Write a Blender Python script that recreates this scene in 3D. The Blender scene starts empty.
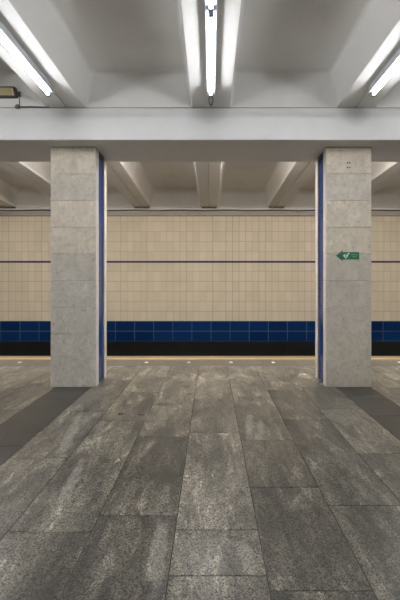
import bpy, bmesh, math, random
from mathutils import Vector, Matrix
random.seed(7)
S = bpy.context.scene
COL = S.collection
# ------------------------------------------------------------------ helpers
def link(name, bm, mat=None, parent=None, smooth=False):
    me = bpy.data.meshes.new(name)
    bmesh.ops.recalc_face_normals(bm, faces=bm.faces)
    bm.to_mesh(me); bm.free()
    for m in (mat if isinstance(mat, (list, tuple)) else [mat]):
        if m: me.materials.append(m)
    if smooth:
        for p in me.polygons: p.use_smooth = True
        try: me.set_sharp_from_angle(angle=math.radians(40))
        except Exception: pass
    o = bpy.data.objects.new(name, me); COL.objects.link(o)
    if parent: o.parent = parent
    return o
def thing(name, label, cat, loc=(0, 0, 0), group=None):
    o = bpy.data.objects.new(name, None); COL.objects.link(o)
    o.empty_display_size = .1
    o.location = loc
    return tag(o, label, cat, group)
def tag(o, label, cat, group=None):
    o['label'] = label; o['category'] = cat
    if group: o['group'] = group
    return o
def struct(o):
    o['kind'] = 'structure'; return o
def box(bm, x0, x1, y0, y1, z0, z1, bev=0, mi=0, segs=2):
    t = bmesh.new()
    vs = [t.verts.new((x, y, z)) for z in (z0, z1) for y in (y0, y1) for x in (x0, x1)]
    for f in ((0, 1, 3, 2), (4, 5, 7, 6), (0, 1, 5, 4), (2, 3, 7, 6), (0, 2, 6, 4), (1, 3, 7, 5)):
        t.faces.new([vs[i] for i in f])
    bmesh.ops.recalc_face_normals(t, faces=t.faces)
    if bev: bmesh.ops.bevel(t, geom=list(t.edges), offset=bev, segments=segs, affect='EDGES', profile=.5)
    return merge(bm, t, mi)
def merge(bm, t, mi=0):
    n0 = len(bm.faces)
    mp = {v: bm.verts.new(v.co) for v in t.verts}
    out = []
    for f in t.faces:
        nf = bm.faces.new([mp[v] for v in f.verts]); nf.material_index = mi; out.append(nf)
    t.free(); return out
def tube(bm, pts, r, n=8, mi=0):
    pts = [Vector(p) for p in pts]; rings = []
    for i, p in enumerate(pts):
        d = (pts[min(i + 1, len(pts) - 1)] - pts[max(i - 1, 0)]).normalized()
        up = Vector((0, 0, 1)) if abs(d.z) < .9 else Vector((1, 0, 0))
        a = d.cross(up).normalized(); b = a.cross(d)
        rings.append([bm.verts.new(p + r * (math.cos(2 * math.pi * k / n) * a + math.sin(2 * math.pi * k / n) * b)) for k in range(n)])
    for A, B in zip(rings, rings[1:]):
        for k in range(n):
            bm.faces.new((A[k], A[(k + 1) % n], B[(k + 1) % n], B[k])).material_index = mi
    bm.faces.new(rings[0]).material_index = mi; bm.faces.new(rings[-1][::-1]).material_index = mi
def prism(bm, pts, y0, y1, mi=0):
    A = [bm.verts.new((x, y0, z)) for x, z in pts]; B = [bm.verts.new((x, y1, z)) for x, z in pts]
    bm.faces.new(A).material_index = mi; bm.faces.new(B[::-1]).material_index = mi
    n = len(pts)
    for i in range(n): bm.faces.new((A[i], A[(i + 1) % n], B[(i + 1) % n], B[i])).material_index = mi

# ------------------------------------------------------------------ materials
class NT:
    def __init__(s, name):
        s.m = bpy.data.materials.new(name); s.m.use_nodes = True
        s.t = s.m.node_tree; s.b = s.t.nodes['Principled BSDF']
        s.pos = s.n('ShaderNodeTexCoord').outputs['Object']
    def n(s, typ, **kw):
        nd = s.t.nodes.new(typ)
        for k, v in kw.items(): setattr(nd, k, v)
        return nd
    def set(s, sock, v):
        if isinstance(v, bpy.types.NodeSocket): s.t.links.new(v, sock)
        else: sock.default_value = v
    def math(s, op, a, b=0., c=None, clamp=False):
        nd = s.n('ShaderNodeMath', operation=op, use_clamp=clamp)
        s.set(nd.inputs[0], a); s.set(nd.inputs[1], b)
        if c is not None: s.set(nd.inputs[2], c)
        return nd.outputs[0]
    def mix(s, f, a, b, blend='MIX'):
        nd = s.n('ShaderNodeMix', data_type='RGBA', blend_type=blend)
        s.set(nd.inputs[0], f)
        for k, v in ((6, a), (7, b)):
            s.set(nd.inputs[k], v if isinstance(v, bpy.types.NodeSocket) else (*v, 1) if len(v) == 3 else v)
        return nd.outputs[2]
    def noise(s, scale, detail=4, rough=.55, vec=None, dist=0):
        nd = s.n('ShaderNodeTexNoise'); s.set(nd.inputs['Vector'], vec or s.pos)
        nd.inputs['Scale'].default_value = scale; nd.inputs['Detail'].default_value = detail
        nd.inputs['Roughness'].default_value = rough; nd.inputs['Distortion'].default_value = dist
        return nd.outputs['Fac']
    def mapping(s, scale=(1, 1, 1), rot=(0, 0, 0), loc=(0, 0, 0), vec=None):
        nd = s.n('ShaderNodeMapping'); s.set(nd.inputs['Vector'], vec or s.pos)
        nd.inputs['Scale'].default_value = scale; nd.inputs['Rotation'].default_value = rot; s.set(nd.inputs['Location'], loc)
        return nd.outputs[0]
    def ramp(s, v, lo, hi, a=0., b=1.):
        nd = s.n('ShaderNodeMapRange', clamp=True); s.set(nd.inputs[0], v)
        nd.inputs[1].default_value = lo; nd.inputs[2].default_value = hi
        nd.inputs[3].default_value = a; nd.inputs[4].default_value = b
        return nd.outputs[0]
    def sep(s, vec=None):
        nd = s.n('ShaderNodeSeparateXYZ'); s.set(nd.inputs[0], vec or s.pos); return nd.outputs
    def comb(s, x, y, z):
        nd = s.n('ShaderNodeCombineXYZ')
        for i, v in enumerate((x, y, z)): s.set(nd.inputs[i], v)
        return nd.outputs[0]
    def white(s, vec):
        nd = s.n('ShaderNodeTexWhiteNoise', noise_dimensions='3D'); s.set(nd.inputs['Vector'], vec); return nd.outputs['Value']
    def attr(s, name):
        nd = s.n('ShaderNodeAttribute', attribute_name=name); return nd.outputs
    def bump(s, h, strength=.3, dist=.01):
        nd = s.n('ShaderNodeBump'); nd.inputs['Strength'].default_value = strength; nd.inputs['Distance'].default_value = dist
        s.set(nd.inputs['Height'], h); s.t.links.new(nd.outputs[0], s.b.inputs['Normal'])
    def fin(s, col, rough, spec=.5, metal=0.):
        s.set(s.b.inputs['Base Color'], col if isinstance(col, bpy.types.NodeSocket) else (*col, 1))
        s.set(s.b.inputs['Roughness'], rough); s.b.inputs['Specular IOR Level'].default_value = spec
        s.b.inputs['Metallic'].default_value = metal
        return s.m
def plain(name, col, rough=.5, metal=0., var=.06):
    t = NT(name); f = t.noise(14, 3)
    c = t.mix(t.ramp(f, .3, .7), tuple(x * (1 - var) for x in col), tuple(min(1, x * (1 + var)) for x in col))
    return t.fin(c, rough, .5, metal)

# painted concrete (coffers, beams, lintels) with dust and water stains
def concrete(name, base, stain, amount):
    t = NT(name)
    big = t.noise(.9, 5, .6); fine = t.noise(22, 4)
    m = t.math('MULTIPLY', t.ramp(big, .55, .72), amount)
    c = t.mix(m, base, stain)
    c = t.mix(t.math('MULTIPLY', t.ramp(fine, .4, .75), .12), c, tuple(x * .8 for x in base))
    t.bump(t.noise(60, 3), .08, .004)
    return t.fin(c, .75, .25)
M_ceil = concrete('painted_concrete', (.80, .785, .76), (.58, .55, .51), .3)
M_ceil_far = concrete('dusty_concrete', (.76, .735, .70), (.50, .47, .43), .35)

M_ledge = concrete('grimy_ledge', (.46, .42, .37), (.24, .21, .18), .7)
# lintel: white paint with grey soot smudges below each lamp
def mk_lintel():
    t = NT('lintel_paint'); x, y, z = t.sep()
    P = 1.9875
    k = t.math('DIVIDE', x, P); fx = t.math('MULTIPLY', t.math('SUBTRACT', k, t.math('ROUND', k)), P)
    n = t.noise(5, 4); n2 = t.noise(1.3, 3)
    dx = t.math('DIVIDE', fx, .2); dz = t.math('DIVIDE', t.math('SUBTRACT', z, 3.86), .16)
    d = t.math('SQRT', t.math('ADD', t.math('MULTIPLY', dx, dx), t.math('MULTIPLY', dz, dz)))
    s = t.math('MULTIPLY', t.ramp(t.math('ADD', d, t.math('MULTIPLY', n, .8)), .6, 1.7, 1, 0), t.ramp(n2, .35, .65, .45, .9))
    c = t.mix(s, (.71, .705, .69), (.38, .37, .36))
    c = t.mix(t.math('MULTIPLY', t.ramp(n, .5, .8), .2), c, (.55, .53, .5))
    return t.fin(c, .6, .3)
M_lintel = mk_lintel()

# tiled track wall
def tiles(name, su, sv, ou, ov, gu, gv, ca, cb, grout, rough, lines=.8, dirt=.0, lo=.12, spec=.5):
    t = NT(name); x, y, z = t.sep()
    u = t.math('DIVIDE', t.math('SUBTRACT', x, ou), su); v = t.math('DIVIDE', t.math('SUBTRACT', z, ov), sv)
    iu = t.math('FLOOR', u); iv = t.math('FLOOR', v)
    fu = t.math('ABSOLUTE', t.math('SUBTRACT', t.math('FRACT', u), .5)); fv = t.math('ABSOLUTE', t.math('SUBTRACT', t.math('FRACT', v), .5))
    ju = t.math('GREATER_THAN', fu, .5 - gu / su); jv = t.math('GREATER_THAN', fv, .5 - gv / sv)
    wu = t.ramp(t.white(t.comb(t.math('ROUND', u), 3.1, 0)), 0, 1, lo, 1.0)
    wv = t.ramp(t.white(t.comb(t.math('ROUND', v), 8.4, 0)), 0, 1, .45, 1.0)
    jm = t.math('MULTIPLY', t.math('MAXIMUM', t.math('MULTIPLY', ju, wu), t.math('MULTIPLY', jv, wv)), lines)
    r = t.white(t.comb(iu, iv, 0)); rc = t.white(t.comb(iu, 5.5, 0))
    c = t.mix(t.math('ADD', t.math('MULTIPLY', r, .6), t.math('MULTIPLY', rc, .4)), ca, cb)
    cloud = t.noise(1.1, 4)
    c = t.mix(t.math('MULTIPLY', t.ramp(cloud, .45, .75), dirt), c, tuple(q * .72 for q in ca))
    c = t.mix(jm, c, grout)
    t.bump(t.math('ADD', t.math('MULTIPLY', jm, -1.), t.math('MULTIPLY', r, .2)), .25, .004)
    return t.fin(c, rough, spec)
M_beige = tiles('beige_tiles', .195, .295, .051, .368, .008, .008, (.70, .60, .45), (.79, .685, .525), (.42, .345, .25), .4, .85, .25)
M_blue = tiles('blue_tiles', .566, .3005, 0, -.227, .012, .012, (.003, .018, .078), (.006, .034, .13), (.09, .14, .22), .2, .7, 0, .7, .18)
M_black = tiles('black_tiles', .566, .60, 0, -1.30, .008, .008, (.010, .010, .010), (.014, .013, .012), (.03, .03, .028), .3, .5)
M_line = plain('navy_listel', (.003, .012, .055), .5)
M_line.node_tree.nodes['Principled BSDF'].inputs['Specular IOR Level'].default_value = .2

# marble cladding of the columns: tint attribute per slab
def mk_marble():
    t = NT('grey_marble'); a = t.attr('slab'); R, G, B = t.sep(a['Vector'])
    off = t.comb(t.math('MULTIPLY', R, 37.), t.math('MULTIPLY', G, 19.), t.math('MULTIPLY', R, 11.))
    p = t.n('ShaderNodeVectorMath', operation='ADD'); t.set(p.inputs[0], t.pos); t.set(p.inputs[1], off); p = p.outputs[0]
    cl = t.noise(4.5, 6, .65, t.mapping((1, 1, .8), (0, .5, 0), vec=p), .3)
    ve = t.noise(6, 8, .68, t.mapping((1.0, 1, .55), (0, -.6, 0), vec=p), .7)
    vein = t.ramp(t.math('ABSOLUTE', t.math('SUBTRACT', ve, .5)), 0, .045, 1, 0)
    c = t.mix(t.ramp(cl, .3, .7), (.44, .405, .35), (.64, .595, .525))
    c = t.mix(t.math('MULTIPLY', vein, t.math('MULTIPLY', t.ramp(cl, .42, .66, .05, .6), t.ramp(t.noise(1.6, 3, .5, p), .4, .6, .2, 1))), c, (.26, .235, .20))
    c = t.mix(t.math('MULTIPLY', t.ramp(t.noise(16, 6, .75, p), .50, .68), .55), c, (.27, .25, .215))
    fl = t.ramp(t.noise(38, 4, .7, p), .5, .75)
    c = t.mix(t.math('MULTIPLY', fl, .28), c, (.72, .70, .65))
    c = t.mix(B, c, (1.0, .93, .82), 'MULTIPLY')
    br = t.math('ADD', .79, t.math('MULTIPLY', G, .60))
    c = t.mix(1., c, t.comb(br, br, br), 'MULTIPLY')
    t.bump(t.noise(45, 4, .6, p), .06, .004)
    return t.fin(c, .42, .4)
M_marble = mk_marble()
def mk_white_marble():
    t = NT('white_marble'); x, y, z = t.sep()
    c = t.mix(t.ramp(t.noise(7, 5, .6), .35, .7), (.60, .575, .53), (.74, .72, .68))
    return t.fin(c, .35, .45)
M_edge = mk_white_marble()
def mk_strip():
    t = NT('blue_strip_tiles'); x, y, z = t.sep()
    v = t.math('DIVIDE', z, .1924); f = t.math('ABSOLUTE', t.math('SUBTRACT', t.math('FRACT', v), .5))
    j = t.math('GREATER_THAN', f, .488)
    r = t.white(t.comb(t.math('FLOOR', v), 1., 0))
    c = t.mix(r, (.008, .03, .14), (.014, .05, .21)); c = t.mix(t.math('MULTIPLY', j, .6), c, (.10, .11, .16))
    return t.fin(c, .22, .5)
M_strip = mk_strip()
M_mortar = plain('mortar', (.20, .19, .175), .8)
M_return = plain('grey_render', (.34, .30, .255), .7)

# granite paving, tint attribute per slab: R = tone, G = offset of the pattern, B = 1 for the dark stone
def mk_granite():
    t = NT('granite_paving'); a = t.attr('slab'); R, G, B = t.sep(a['Vector'])
    off = t.comb(t.math('MULTIPLY', G, 31.), t.math('MULTIPLY', G, 53.), 0)
    p = t.n('ShaderNodeVectorMath', operation='ADD'); t.set(p.inputs[0], t.pos); t.set(p.inputs[1], off); p = p.outputs[0]
    def grains(scale):
        v = t.n('ShaderNodeTexVoronoi', feature='F1'); t.set(v.inputs['Vector'], t.mapping((1, .75, 1), vec=p)); v.inputs['Scale'].default_value = scale
        return t.sep(v.outputs['Color'])[0]
    g1, g2 = grains(180), grains(80); sp = g1
    st = t.noise(1.7, 7, .62, t.mapping((1.7, .5, 1), (0, 0, .35), vec=p), .9)
    st2 = t.noise(4.5, 7, .66, t.mapping((1.9, .5, 1), (0, 0, .15), vec=p), 1.0)
    c = t.mix(t.ramp(st, .38, .62), (.086, .080, .068), (.225, .202, .163))
    c = t.mix(t.math('MULTIPLY', t.ramp(st2, .54, .66), t.ramp(st, .42, .60, .15, 1)), c, (.50, .455, .375))
    c = t.mix(t.math('MULTIPLY', t.ramp(st2, .47, .36), .7), c, (.05, .048, .042))
    k = t.math('ADD', t.ramp(g1, 0, 1, .1, 1.9), t.math('MULTIPLY', t.math('SUBTRACT', g2, .5), .55))
    c = t.mix(1., c, t.comb(k, k, k), 'MULTIPLY')
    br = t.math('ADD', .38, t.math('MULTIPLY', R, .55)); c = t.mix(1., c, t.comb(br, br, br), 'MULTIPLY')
    dk = t.mix(t.ramp(sp, .4, .7), (.017, .017, .016), (.042, .041, .038))
    c = t.mix(B, c, dk)
    # dirt spots trodden into the slabs
    x, y, z = t.sep()
    def spot(cx, cy, rx, ry, strength, c, col=(.05, .045, .04), lean=0.):
        wob = t.math('MULTIPLY', t.noise(9, 4), 1.5)
        dx = t.math('DIVIDE', t.math('ADD', t.math('SUBTRACT', x, cx), t.math('MULTIPLY', t.math('SUBTRACT', y, cy), lean)), rx); dy = t.math('DIVIDE', t.math('SUBTRACT', y, cy), ry)
        d = t.math('ADD', t.math('SQRT', t.math('ADD', t.math('MULTIPLY', dx, dx), t.math('MULTIPLY', dy, dy))), wob)
        return t.mix(t.math('MULTIPLY', t.ramp(d, 1.3, 1.75, 1, 0), strength), c, col)
    c = spot(-.375, 3.13, .10, .16, .8, c); c = spot(-.45, 3.85, .12, .45, .7, c)
    c = spot(-.42, 2.15, .03, .07, .6, c)
    # pale quartz veins in single slabs
    gq = t.ramp(g1, 0, 1, .35, 1.5); pale = t.mix(1., (.42, .40, .345), t.comb(gq, gq, gq), 'MULTIPLY')
    for cx, cy, rx, ry, ln in ((-1.40, 4.0, .07, .75, .18), (-1.05, 3.0, .05, .5, .1), (.40, 4.2, .055, .5, -.1), (.52, 4.15, .04, .3, -.1), (.20, 2.2, .05, .16, .1), (-.29, 2.2, .055, .35, .05), (-.55, 4.5, .07, .4, .1)):
        c = spot(cx, cy, rx, ry, .36, c, pale, ln)
    wet = t.noise(1.0, 3)
    t.bump(t.noise(120, 2, .6, p), .05, .002)
    return t.fin(c, t.ramp(wet, .3, .7, .26, .40), .55)
M_granite = mk_granite()
M_grout = plain('grout', (.045, .042, .038), .9)
def mk_band():
    t = NT('platform_edge_stone'); sp = t.noise(60, 3, .7)
    c = t.mix(t.ramp(sp, .35, .65), (.135, .12, .105), (.185, .165, .145))
    c = t.mix(t.math('MULTIPLY', t.ramp(t.noise(2.5, 4), .5, .75), .4), c, (.105, .094, .082))
    return t.fin(c, .5, .4)
M_band = mk_band()
M_kerb = plain('kerb_stone', (.24, .205, .165), .6)
M_yellow = plain('yellow_paint', (.58, .40, .16), .6, 0, .12)
M_whitedot = plain('white_marker', (.85, .83, .78), .4)
M_trench = plain('track_bed', (.05, .045, .04), .9)
# lamps
def mk_tube():
    t = NT('fluorescent_tube'); t.b.inputs['Emission Color'].default_value = (.95, .975, 1, 1)
    t.b.inputs['Emission Strength'].default_value = TUBE_E
    return t.fin((.9, .9, .9), .3)
TUBE_E = 16.0
M_tube = mk_tube()
def mk_tube_w():
    t = NT('warm_fluorescent_tube'); t.b.inputs['Emission Color'].default_value = (1, .95, .88, 1)
    t.b.inputs['Emission Strength'].default_value = TUBE_F
    return t.fin((.9, .9, .9), .3)
TUBE_F = 126.0
M_tube_w = mk_tube_w()
M_housing = plain('white_enamel', (.62, .64, .68), .4)
M_socket = plain('socket_plastic', (.22, .27, .36), .45)
M_cable = plain('dark_cable', (.05, .048, .045), .6)
M_pipe = plain('grey_pipe', (.11, .10, .09), .6)
M_frame = plain('brown_metal', (.07, .05, .04), .45)
M_diff = plain('yellowed_diffuser', (.46, .39, .22), .4)
M_refl = plain('pale_reflector', (.80, .72, .48), .35)
M_green = plain('green_plastic', (.018, .15, .065), .45)
M_pale = plain('pale_green_print', (.16, .36, .22), .5)
M_white = plain('white_print', (.80, .84, .78), .5)
M_pad = plain('bearing_pad', (.10, .09, .08), .8)
M_dark = plain('dark_hole', (.03, .027, .025), .8)

# ------------------------------------------------------------------ dimensions
CAMZ = 1.5
P = 1.9875                       # pitch of the ceiling ribs
SOF = 3.914                      # rib soffit
TOP = 4.415                      # coffer top
LF, LB, LZ = 5.487, 6.484, 3.461 # lintel front, back, underside
CF, CB = 5.769, 6.380            # column front, back
EDGE, WALL = 8.24, 11.85         # platform edge, track wall
TR = -1.25

# ------------------------------------------------------------------ ceiling: one coffer unit per bay
def rrect(x0, x1, y0, y1, r, n=5):
    out = []
    for cx, cy, a0 in ((x1 - r, y1 - r, 0), (x0 + r, y1 - r, 90), (x0 + r, y0 + r, 180), (x1 - r, y0 + r, 270)):
        for i in range(n + 1):
            a = math.radians(a0 + 90 * i / n); out.append((cx + r * math.cos(a), cy + r * math.sin(a)))
    return out
def coffer(name, x0, x1, y0, y1, c0, c1, mat, endf, fall=0., draft_end=.012):
    """closed concrete tray: soffit strips along x0/x1 sides, cavity between y = c0..c1"""
    bm = bmesh.new(); g = .004; hw = .258; dr = .080; H = TOP - SOF
    loops = []
    def loop(inx, iny, z, r): loops.append([bm.verts.new((px, py, z)) for px, py in rrect(x0 + inx, x1 - inx, c0 + iny, c1 - iny, r)])
    def outer(z): return [bm.verts.new((px, py, z)) for px, py in rrect(x0 + g, x1 - g, y0, y1, .0005)]
    ot = outer(SOF + .72); ob = outer(SOF + .010)
    ob2 = [bm.verts.new((px, py, SOF)) for px, py in rrect(x0 + g + .010, x1 - g - .010, y0 + .001, y1 - .001, .0005)]
    loops += [ot, ob, ob2]
    loop(hw, 0, SOF, .03); loop(hw + .006, .003, SOF + .012, .04)
    f = .06
    loop(hw + dr * .8, draft_end, TOP - endf, .07)
    n = 6
    for i in range(1, n + 1):
        a = math.pi / 2 * i / n
        loop(hw + dr * .8 + f * (1 - math.cos(a)), draft_end + endf * (1 - math.cos(a)), TOP - endf * (1 - math.sin(a)), .07 + .05 * i / n)
    for A, B in zip(loops, loops[1:]):
        m = len(A)
        for i in range(m): bm.faces.new((A[i], A[(i + 1) % m], B[(i + 1) % m], B[i]))
    bm.faces.new(loops[-1]); bm.faces.new(ot[::-1])
    for v in bm.verts: v.co.z -= fall * max(0, v.co.y - LB)   # the outer bay falls slightly towards the track wall
    return struct(link(name, bm, mat, smooth=True))
FALL, XF = .03, -.055
MID = (LF + LB) / 2
for k in range(-5, 5):
    coffer('ceiling', k * P, (k + 1) * P, -4.6, MID - .01, -4.3, LF + .012, M_ceil, .05)
    coffer('ceiling', k * P + XF, (k + 1) * P + XF, MID + .01, WALL + .25, LB - .012, WALL - .03, M_ceil_far, .17, FALL)

# lintel beam over the columns
bm = bmesh.new(); box(bm, -5 * P, 5 * P, LF, LB, LZ, SOF - .010, .012)
o = struct(link('trim_1', bm, M_lintel)); 

# ------------------------------------------------------------------ track wall
bm = bmesh.new()
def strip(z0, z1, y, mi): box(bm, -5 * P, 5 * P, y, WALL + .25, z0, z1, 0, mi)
strip(TR, -.227, WALL, 2); strip(-.227, .374, WALL - .004, 1); strip(.374, 2.100, WALL, 0)
strip(2.100, 2.152, WALL - .003, 3); strip(2.152, 3.477, WALL, 0)
strip(3.477, 3.487, WALL + .01, 2)  # shadow gap under the ledge, put in as a thin black strip
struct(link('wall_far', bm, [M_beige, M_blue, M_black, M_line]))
bm = bmesh.new(); box(bm, -5 * P, 5 * P, WALL + .02, WALL + .25, 3.487, SOF - FALL * (WALL + .25 - LB) - .003)
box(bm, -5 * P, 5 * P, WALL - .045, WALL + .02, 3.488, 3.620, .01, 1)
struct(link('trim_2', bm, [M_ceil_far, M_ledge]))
# bearing pads under the rib ends, the shadow gap there put into their dark colour
for k in range(-4, 5):
    bm = bmesh.new(); SW = SOF - FALL * (WALL - LB); box(bm, k * P + XF - .22, k * P + XF + .22, WALL - .03, WALL + .02, SW - .04, SW - .004)
    struct(link('trim_3', bm, M_pad))
bm = bmesh.new()
pts = [(-9.6 + .2 * i, WALL - .035, 3.646 + .006 * math.sin(i * .9)) for i in range(97)]
tube(bm, pts, .021, 8)
tag(link('conduit', bm, M_pipe, smooth=True), 'long dark conduit running along the ledge at the top of the tiled track wall', 'pipe')

# ------------------------------------------------------------------ floor
def attr_faces(bm, lay, faces, val):
    for f in faces:
        for l in f.loops: l[lay] = (*val, 1)
bm = bmesh.new(); lay = bm.loops.layers.float_color.new('slab')
W = .504; X0 = -.2175
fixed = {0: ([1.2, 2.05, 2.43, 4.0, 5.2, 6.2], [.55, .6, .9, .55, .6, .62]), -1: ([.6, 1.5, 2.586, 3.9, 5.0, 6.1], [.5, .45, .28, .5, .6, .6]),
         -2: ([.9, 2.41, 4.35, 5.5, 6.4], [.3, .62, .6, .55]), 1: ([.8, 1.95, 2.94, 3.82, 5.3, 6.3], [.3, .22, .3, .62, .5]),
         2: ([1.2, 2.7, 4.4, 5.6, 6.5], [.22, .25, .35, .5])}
rg = random.Random(11)
for c in range(-18, 18):
    xa = X0 + c * W; xb = xa + W
    dark = c in (4, -4)
    if c in fixed:
        js = [-4.6, -3.4, -2.2, -1.0, .1] + fixed[c][0] + [7.23]; tones = [.4] * 5 + fixed[c][1]
    else:
        js = [-4.6]
        while js[-1] < 6.2: js.append(js[-1] + rg.choice((.78, 1.0, 1.25, 1.5)))
        js[-1] = min(js[-1], 6.7); js.append(7.23); tones = []
    for i, (a, b) in enumerate(zip(js, js[1:])):
        if b - a < .05: continue
        tone = tones[i] if i < len(tones) else rg.uniform(.25, .65)
        if a > 2.9: tone += .10 + (.12 if a > 3.7 else 0)  # slabs paler towards the platform: its brighter light is put into their tone
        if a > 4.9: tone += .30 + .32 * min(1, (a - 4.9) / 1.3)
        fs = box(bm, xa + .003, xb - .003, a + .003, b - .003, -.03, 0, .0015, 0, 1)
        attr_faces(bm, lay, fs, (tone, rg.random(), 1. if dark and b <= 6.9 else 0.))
box(bm, X0 - 18 * W, X0 + 18 * W, -4.6, 7.23, -.15, -.0035, 0, 1)
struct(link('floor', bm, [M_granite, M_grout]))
XL, XR = X0 - 18 * W, X0 + 18 * W
bm = bmesh.new()
n = 30
for i in range(n):
    box(bm, XL + (XR - XL) * i / n + .002, XL + (XR - XL) * (i + 1) / n - .002, 7.233, 7.80, -.15, 0, .001)
struct(link('floor', bm, M_band))
bm = bmesh.new(); box(bm, XL, XR, 7.802, EDGE, -.2, 0, .012)
struct(link('trim_4', bm, M_kerb))
bm = bmesh.new(); box(bm, XL, XR, 7.86, 8.02, -.001, .002)
struct(link('trim_5', bm, M_yellow))
bm = bmesh.new(); box(bm, XL, XR, EDGE - .12, EDGE - .06, TR, -.2); box(bm, XL, XR, EDGE - .12, WALL + .25, TR - .1, TR)
struct(link('floor', bm, M_trench))

# white markers let into the platform edge band
mk = [(-5, 'leftmost white floor marker, on the platform edge strip left of the left column'),
      (-2, 'white floor marker on the edge strip, nearest the left column between the columns'),
      (-1, 'white floor marker on the edge strip, second from the left column between the columns'),
      (0, 'white floor marker on the edge strip, third from the left column between the columns'),
      (1, 'white floor marker on the edge strip, nearest the right column between the columns'),
      (4, 'rightmost white floor marker, on the platform edge strip right of the right column')]
for k, lb in mk:
    bm = bmesh.new(); cx = .378 + .797 * k
    pts = rrect(cx - .032, cx + .032, 7.49, 7.60, .025, 4)
    for z0, z1, s0, s1 in ((0, .004, 1, 1), (.004, .010, 1, .75)):
        A = [bm.verts.new((cx + (x - cx) * s0, 7.545 + (y - 7.545) * s0, z0)) for x, y in pts]
        B = [bm.verts.new((cx + (x - cx) * s1, 7.545 + (y - 7.545) * s1, z1)) for x, y in pts]
        for i in range(len(A)): bm.faces.new((A[i], A[(i + 1) % len(A)], B[(i + 1) % len(A)], B[i]))
        if z0 == 0: bm.faces.new(A[::-1])
        else: bm.faces.new(B)
    bmesh.ops.remove_doubles(bm, verts=bm.verts, dist=1e-5)
    tag(link('floor_marker', bm, M_whitedot), lb, 'floor marker', 'white markers along the platform edge')

# ------------------------------------------------------------------ columns
def column(cx, label, seed, tones, holes=False):
    rg = random.Random(seed)
    c = thing('column', label, 'column', (cx, CF, 0))
    h = .3246; D = CB - CF; n = 9; Z = LZ - .002; hs = Z / n
    def slabs(name, y0, y1, tone):
        bm = bmesh.new(); lay = bm.loops.layers.float_color.new('slab')
        for i in range(n):
            fs = box(bm, -h, h, y0, y1, i * hs + .0018, (i + 1) * hs - .0018, .002, 0, 1)
            attr_faces(bm, lay, fs, (rg.random(), tone[i][0], tone[i][1]))
        return link(name, bm, M_marble, c)
    slabs('front_cladding', 0, .03, tones); slabs('rear_cladding', D - .03, D, tones)
    bm = bmesh.new(); box(bm, -h + .022, h - .022, .031, .16, 0, Z); box(bm, -h + .03, h - .03, .16, D - .14, 0, Z); box(bm, -h + .022, h - .022, D - .14, D - .031, 0, Z)
    link('core', bm, M_mortar, c)
    for s in (-1, 1):
        for y0, y1 in ((.0305, .16), (D - .14, D - .0305)):
            bm = bmesh.new()
            for i in range(n): box(bm, *sorted((s * h, s * (h - .0205))), y0, y1, i * hs + .001, (i + 1) * hs - .001, .0015, 0, 1)
            e = link('edge_slab', bm, M_edge, c); e['label'] = 'white marble edge slab'
        bm = bmesh.new(); box(bm, *sorted((s * (h - .0299), s * (h - .021))), .1605, D - .1405, .012, Z - .05)
        e = link('tile_strip', bm, M_strip, c); e['label'] = 'glossy blue tile strip'
        bm = bmesh.new(); box(bm, *sorted((s * (h - .0208), s * (h - .0006))), D - .146, D - .1402, 0.001, Z)
        link('render_return', bm, M_return, c)
        bm = bmesh.new(); box(bm, *sorted((s * (h - .03), s * (h - .004))), .1605, D - .147, Z - .05, Z)
        link('strip_cap', bm, M_frame, c)
    if holes:
        for hx, hz in ((-.018, 3.232), (.014, 3.236), (-.020, 3.168), (.014, 3.165)):
            bm = bmesh.new()
            bmesh.ops.create_cone(bm, cap_ends=True, segments=12, radius1=.011, radius2=.011, depth=.003,
                                  matrix=Matrix.Translation((hx, -.0012, hz)) @ Matrix.Rotation(math.pi / 2, 4, 'X'))
            link('anchor_plug', bm, M_dark, c)
    return c
CX = 1.9875
# (brightness, warmth) from the bottom slab up
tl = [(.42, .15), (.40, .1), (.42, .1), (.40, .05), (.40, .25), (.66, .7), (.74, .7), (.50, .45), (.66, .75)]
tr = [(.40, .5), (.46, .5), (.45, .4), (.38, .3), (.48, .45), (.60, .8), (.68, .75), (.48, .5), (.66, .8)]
column(-CX, 'left grey marble clad column, darker at its foot, with no sign on it', 3, tl)
column(CX, 'right grey marble clad column carrying the green arrow sign', 5, tr, True)

# ------------------------------------------------------------------ green arrow sign on the right column
def px(x): return (x - 211) * (CF / 400)
def pz(y): return CAMZ + (283 - y) * (CF / 400)
sg = thing('arrow_sign', 'green left pointing arrow sign with white heart symbol on the right column', 'sign', (px(347.5), CF, pz(255.7)))
ox, oz = sg.location.x, sg.location.z
def q(pts): return [(px(x) - ox, pz(y) - oz) for x, y in pts]
bm = bmesh.new()
prism(bm, q([(335.9, 255.7), (342.5, 250.2), (342.5, 252.1), (359.1, 252.1), (359.1, 259.5), (342.5, 259.5), (342.5, 261.3)]), -.005, -.0002)
link('arrow_plate', bm, M_green, sg)
heart = []
for i in range(40):
    a = 2 * math.pi * i / 40
    hx = 16 * math.sin(a) ** 3; hy = 13 * math.cos(a) - 5 * math.cos(2 * a) - 2 * math.cos(3 * a) - math.cos(4 * a)
    heart.append((345.6 + hx * .158, 256.1 - hy * .158))
bm = bmesh.new(); prism(bm, q(heart), -.0062, -.005); hh = link('heart_symbol', bm, M_white, sg); hh['label'] = 'white heart symbol'
bm = bmesh.new(); prism(bm, q([(345.8, 254.7), (344.5, 256.5), (345.4, 256.5), (345.0, 257.9), (346.7, 255.8), (345.8, 255.8), (346.5, 254.7)]), -.0070, -.0062)
b2 = link('lightning_bolt', bm, M_green, hh); b2['label'] = 'green lightning bolt'
bm = bmesh.new(); a_, w = 1.0, .34
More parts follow.
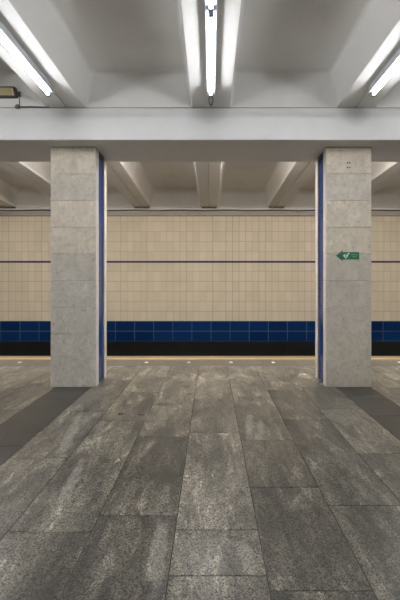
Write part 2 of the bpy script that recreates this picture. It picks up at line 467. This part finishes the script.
prism(bm, q([(348.6 + dx, 253.5 + dy) for dx, dy in ((-w, -a_), (w, -a_), (w, -w), (a_, -w), (a_, w), (w, w), (w, a_), (-w, a_), (-w, w), (-a_, w), (-a_, -w), (-w, -w))]), -.0062, -.005)
c2 = link('cross_symbol', bm, M_white, sg); c2['label'] = 'white cross symbol'
bm = bmesh.new(); rs = random.Random(4)
for y, xa, xb in ((254.6, 350.6, 357.7), (256.6, 352.4, 356.2)):
    x = xa
    while x < xb:
        w = rs.choice((.28, .4, .5))
        prism(bm, q([(x, y - .62), (x + w, y - .62), (x + w, y + .62), (x, y + .62)]), -.0058, -.005); x += w + .2
l2 = link('lettering', bm, M_pale, sg); l2['label'] = 'pale lettering in two lines'

# ------------------------------------------------------------------ lamps
HW, HH, TD, RT = .052, .075, .031, .017
def luminaire(L, mat):
    r = bpy.data.objects.new('tube_light', None); COL.objects.link(r); r.empty_display_size = .1
    bm = bmesh.new()
    prof = [(-HW, 0), (HW, 0), (HW, -HH + .006), (HW - .006, -HH), (-HW + .006, -HH), (-HW, -HH + .006)]
    prism(bm, prof, -L / 2, L / 2); link('housing', bm, M_housing, r)
    zt = -HH - TD
    bm = bmesh.new(); tube(bm, [(0, -L / 2 + .035, zt), (0, L / 2 - .035, zt)], RT, 14)
    link('fluorescent_tube', bm, mat, r, smooth=True)
    for s in (-1, 1):
        bm = bmesh.new()
        box(bm, -.021, .021, *sorted((s * (L / 2 - .034), s * (L / 2 + .004))), zt - .021, -HH + .004, .006)
        box(bm, -.03, .03, *sorted((s * (L / 2 + .002), s * (L / 2 + .012))), -HH - .004, -.006, .003)
        link('socket', bm, M_socket, r)
    bm = bmesh.new()
    y = L / 2
    for sx in (-1, 1):
        tube(bm, [(sx * .010, y + .008, -.095), (sx * .022, y + .08, -.10), (sx * .027, y + .18, -.085), (sx * .026, y + .30, -.06), (sx * .016, y + .42, -.03), (sx * .006, y + .50, -.006)], .0055, 6)
    link('lead_wire', bm, M_cable, r, smooth=True)
    return r
def copy_tree(o, parent=None, skip=''):
    c = o.copy(); COL.objects.link(c)
    if parent: c.parent = parent
    for ch in list(o.children):
        if ch.name.split('.')[0] != skip: copy_tree(ch, c)
    return c
L1 = 1.49
protoA = luminaire(L1, M_tube); protoB = luminaire(.90, M_tube_w)
for ch in list(protoB.children):
    if ch.name.startswith('lead_wire'): bpy.data.objects.remove(ch)
usedA = usedB = False
def lab(k, j):
    if j == 0 and k == 0: return 'bright fluorescent tube light under the middle rib, nearest the lintel', None
    if j == 0 and k == -1: return 'bright fluorescent tube light under the rib at upper left, above the left column', None
    if j == 0 and k == 1: return 'bright fluorescent tube light under the rib at upper right, above the right column', None
    if j == 1 and k == 0: return 'second tube light of the middle rib, cut off by the top edge of the photo', None
    return 'fluorescent tube light farther along the hall ceiling, outside the picture', 'hall tube lights beyond the frame'
for k in (0, -1, 1, -2, 2, -3, 3):
    for j in range(5):
        o = protoA if not usedA else copy_tree(protoA, None, '' if (j, k) == (0, 0) else 'lead_wire'); usedA = True
        o.location = (k * P, 4.165 - j * 1.535, SOF)
        a, g = lab(k, j); tag(o, a, 'ceiling light', g or 'tube lights under the hall ribs')
for k in range(-4, 5):
    o = protoB if not usedB else copy_tree(protoB); usedB = True
    o.location = (k * P + XF, 6.96, SOF - FALL * (6.96 - LB)); o.rotation_euler.x = -math.atan(FALL)
    tag(o, 'fluorescent tube light over the platform, hidden behind the lintel', 'ceiling light', 'tube lights over the platform')

# ------------------------------------------------------------------ old emergency lamp box at upper left, with its cable
X1 = (18.3 - 211) * (LF / 400); zb, zt = CAMZ + (283 - 98.3) * LF / 400, CAMZ + (283 - 88.2) * LF / 400
lb = thing('emergency_light', 'yellowed emergency lamp box with brown frame at the upper left edge', 'emergency light', (X1 - .19, LF + .012, zb))
Hh = zt - zb
bm = bmesh.new(); prism(bm, [(-.19, 0), (.17, 0), (.19, .012), (.165, Hh), (-.19, Hh)], -.05, 0); link('back_box', bm, M_frame, lb)
bm = bmesh.new(); prism(bm, [(-.175, .016), (.125, .016), (.105, Hh - .016), (-.175, Hh - .016)], -.066, -.0502); link('diffuser', bm, M_diff, lb)
bm = bmesh.new(); prism(bm, [(.128, .016), (.155, .016), (.135, Hh - .016), (.108, Hh - .016)], -.062, -.0502); link('reflector', bm, M_refl, lb)
bm = bmesh.new(); box(bm, -.19, .17, -.070, -.0502, 0, .014, .003); box(bm, -.19, .155, -.070, -.0502, Hh - .014, Hh, .003); link('rim', bm, M_frame, lb)
bm = bmesh.new(); box(bm, .191, .222, -.04, -.0, .02, .085, .008); link('cable_gland', bm, M_frame, lb)
jb = thing('junction_box', 'small dark junction box on the lintel edge below the lamp box', 'junction box', ((18.3 - 211) * LF / 400, LF, SOF - .004))
bm = bmesh.new(); bmesh.ops.create_uvsphere(bm, u_segments=16, v_segments=10, radius=.034)
for v in bm.verts: v.co = Vector((v.co.x * 1.15, v.co.y * .55 - .018, max(v.co.z, -.026)))
link('cover', bm, M_pipe, jb, smooth=True)
bm = bmesh.new(); tube(bm, [(0.02, -.012, .02), (.024, -.012, .06), (.018, -.010, .125)], .005, 6)
link('cable_tail', bm, M_cable, jb, smooth=True)
bm = bmesh.new(); x0 = (21 - 211) * LF / 400
tube(bm, [(x0 + t * .13, LF - .008, SOF - .001 + .004 * math.sin(t * 1.7)) for t in range(4)], .0065, 6)
tag(link('cable', bm, M_cable, smooth=True), 'thin dark cable lying along the lintel edge right of the junction box', 'cable')

# ------------------------------------------------------------------ world, camera, colour management
w = bpy.data.worlds.new('World'); S.world = w; w.use_nodes = True
bg = w.node_tree.nodes['Background']; bg.inputs[0].default_value = (1, .95, .88, 1); bg.inputs[1].default_value = .05
cd = bpy.data.cameras.new('Camera'); cam = bpy.data.objects.new('Camera', cd); COL.objects.link(cam)
cam.location = (0, 0, CAMZ); cam.rotation_euler = (math.pi / 2, 0, 0)
cd.sensor_fit = 'VERTICAL'; cd.sensor_height = 36; cd.sensor_width = 24; cd.lens = 36 * 400 / 600
cd.shift_x = -11 / 600; cd.shift_y = -17 / 600
cd.clip_start = .05
S.camera = cam
S.view_settings.view_transform = 'Standard'; S.view_settings.look = 'None'
S.view_settings.gamma = 1; S.view_settings.use_curve_mapping = False
S.view_settings.exposure = 1.4
S.cycles.max_bounces = 10; S.cycles.diffuse_bounces = 8
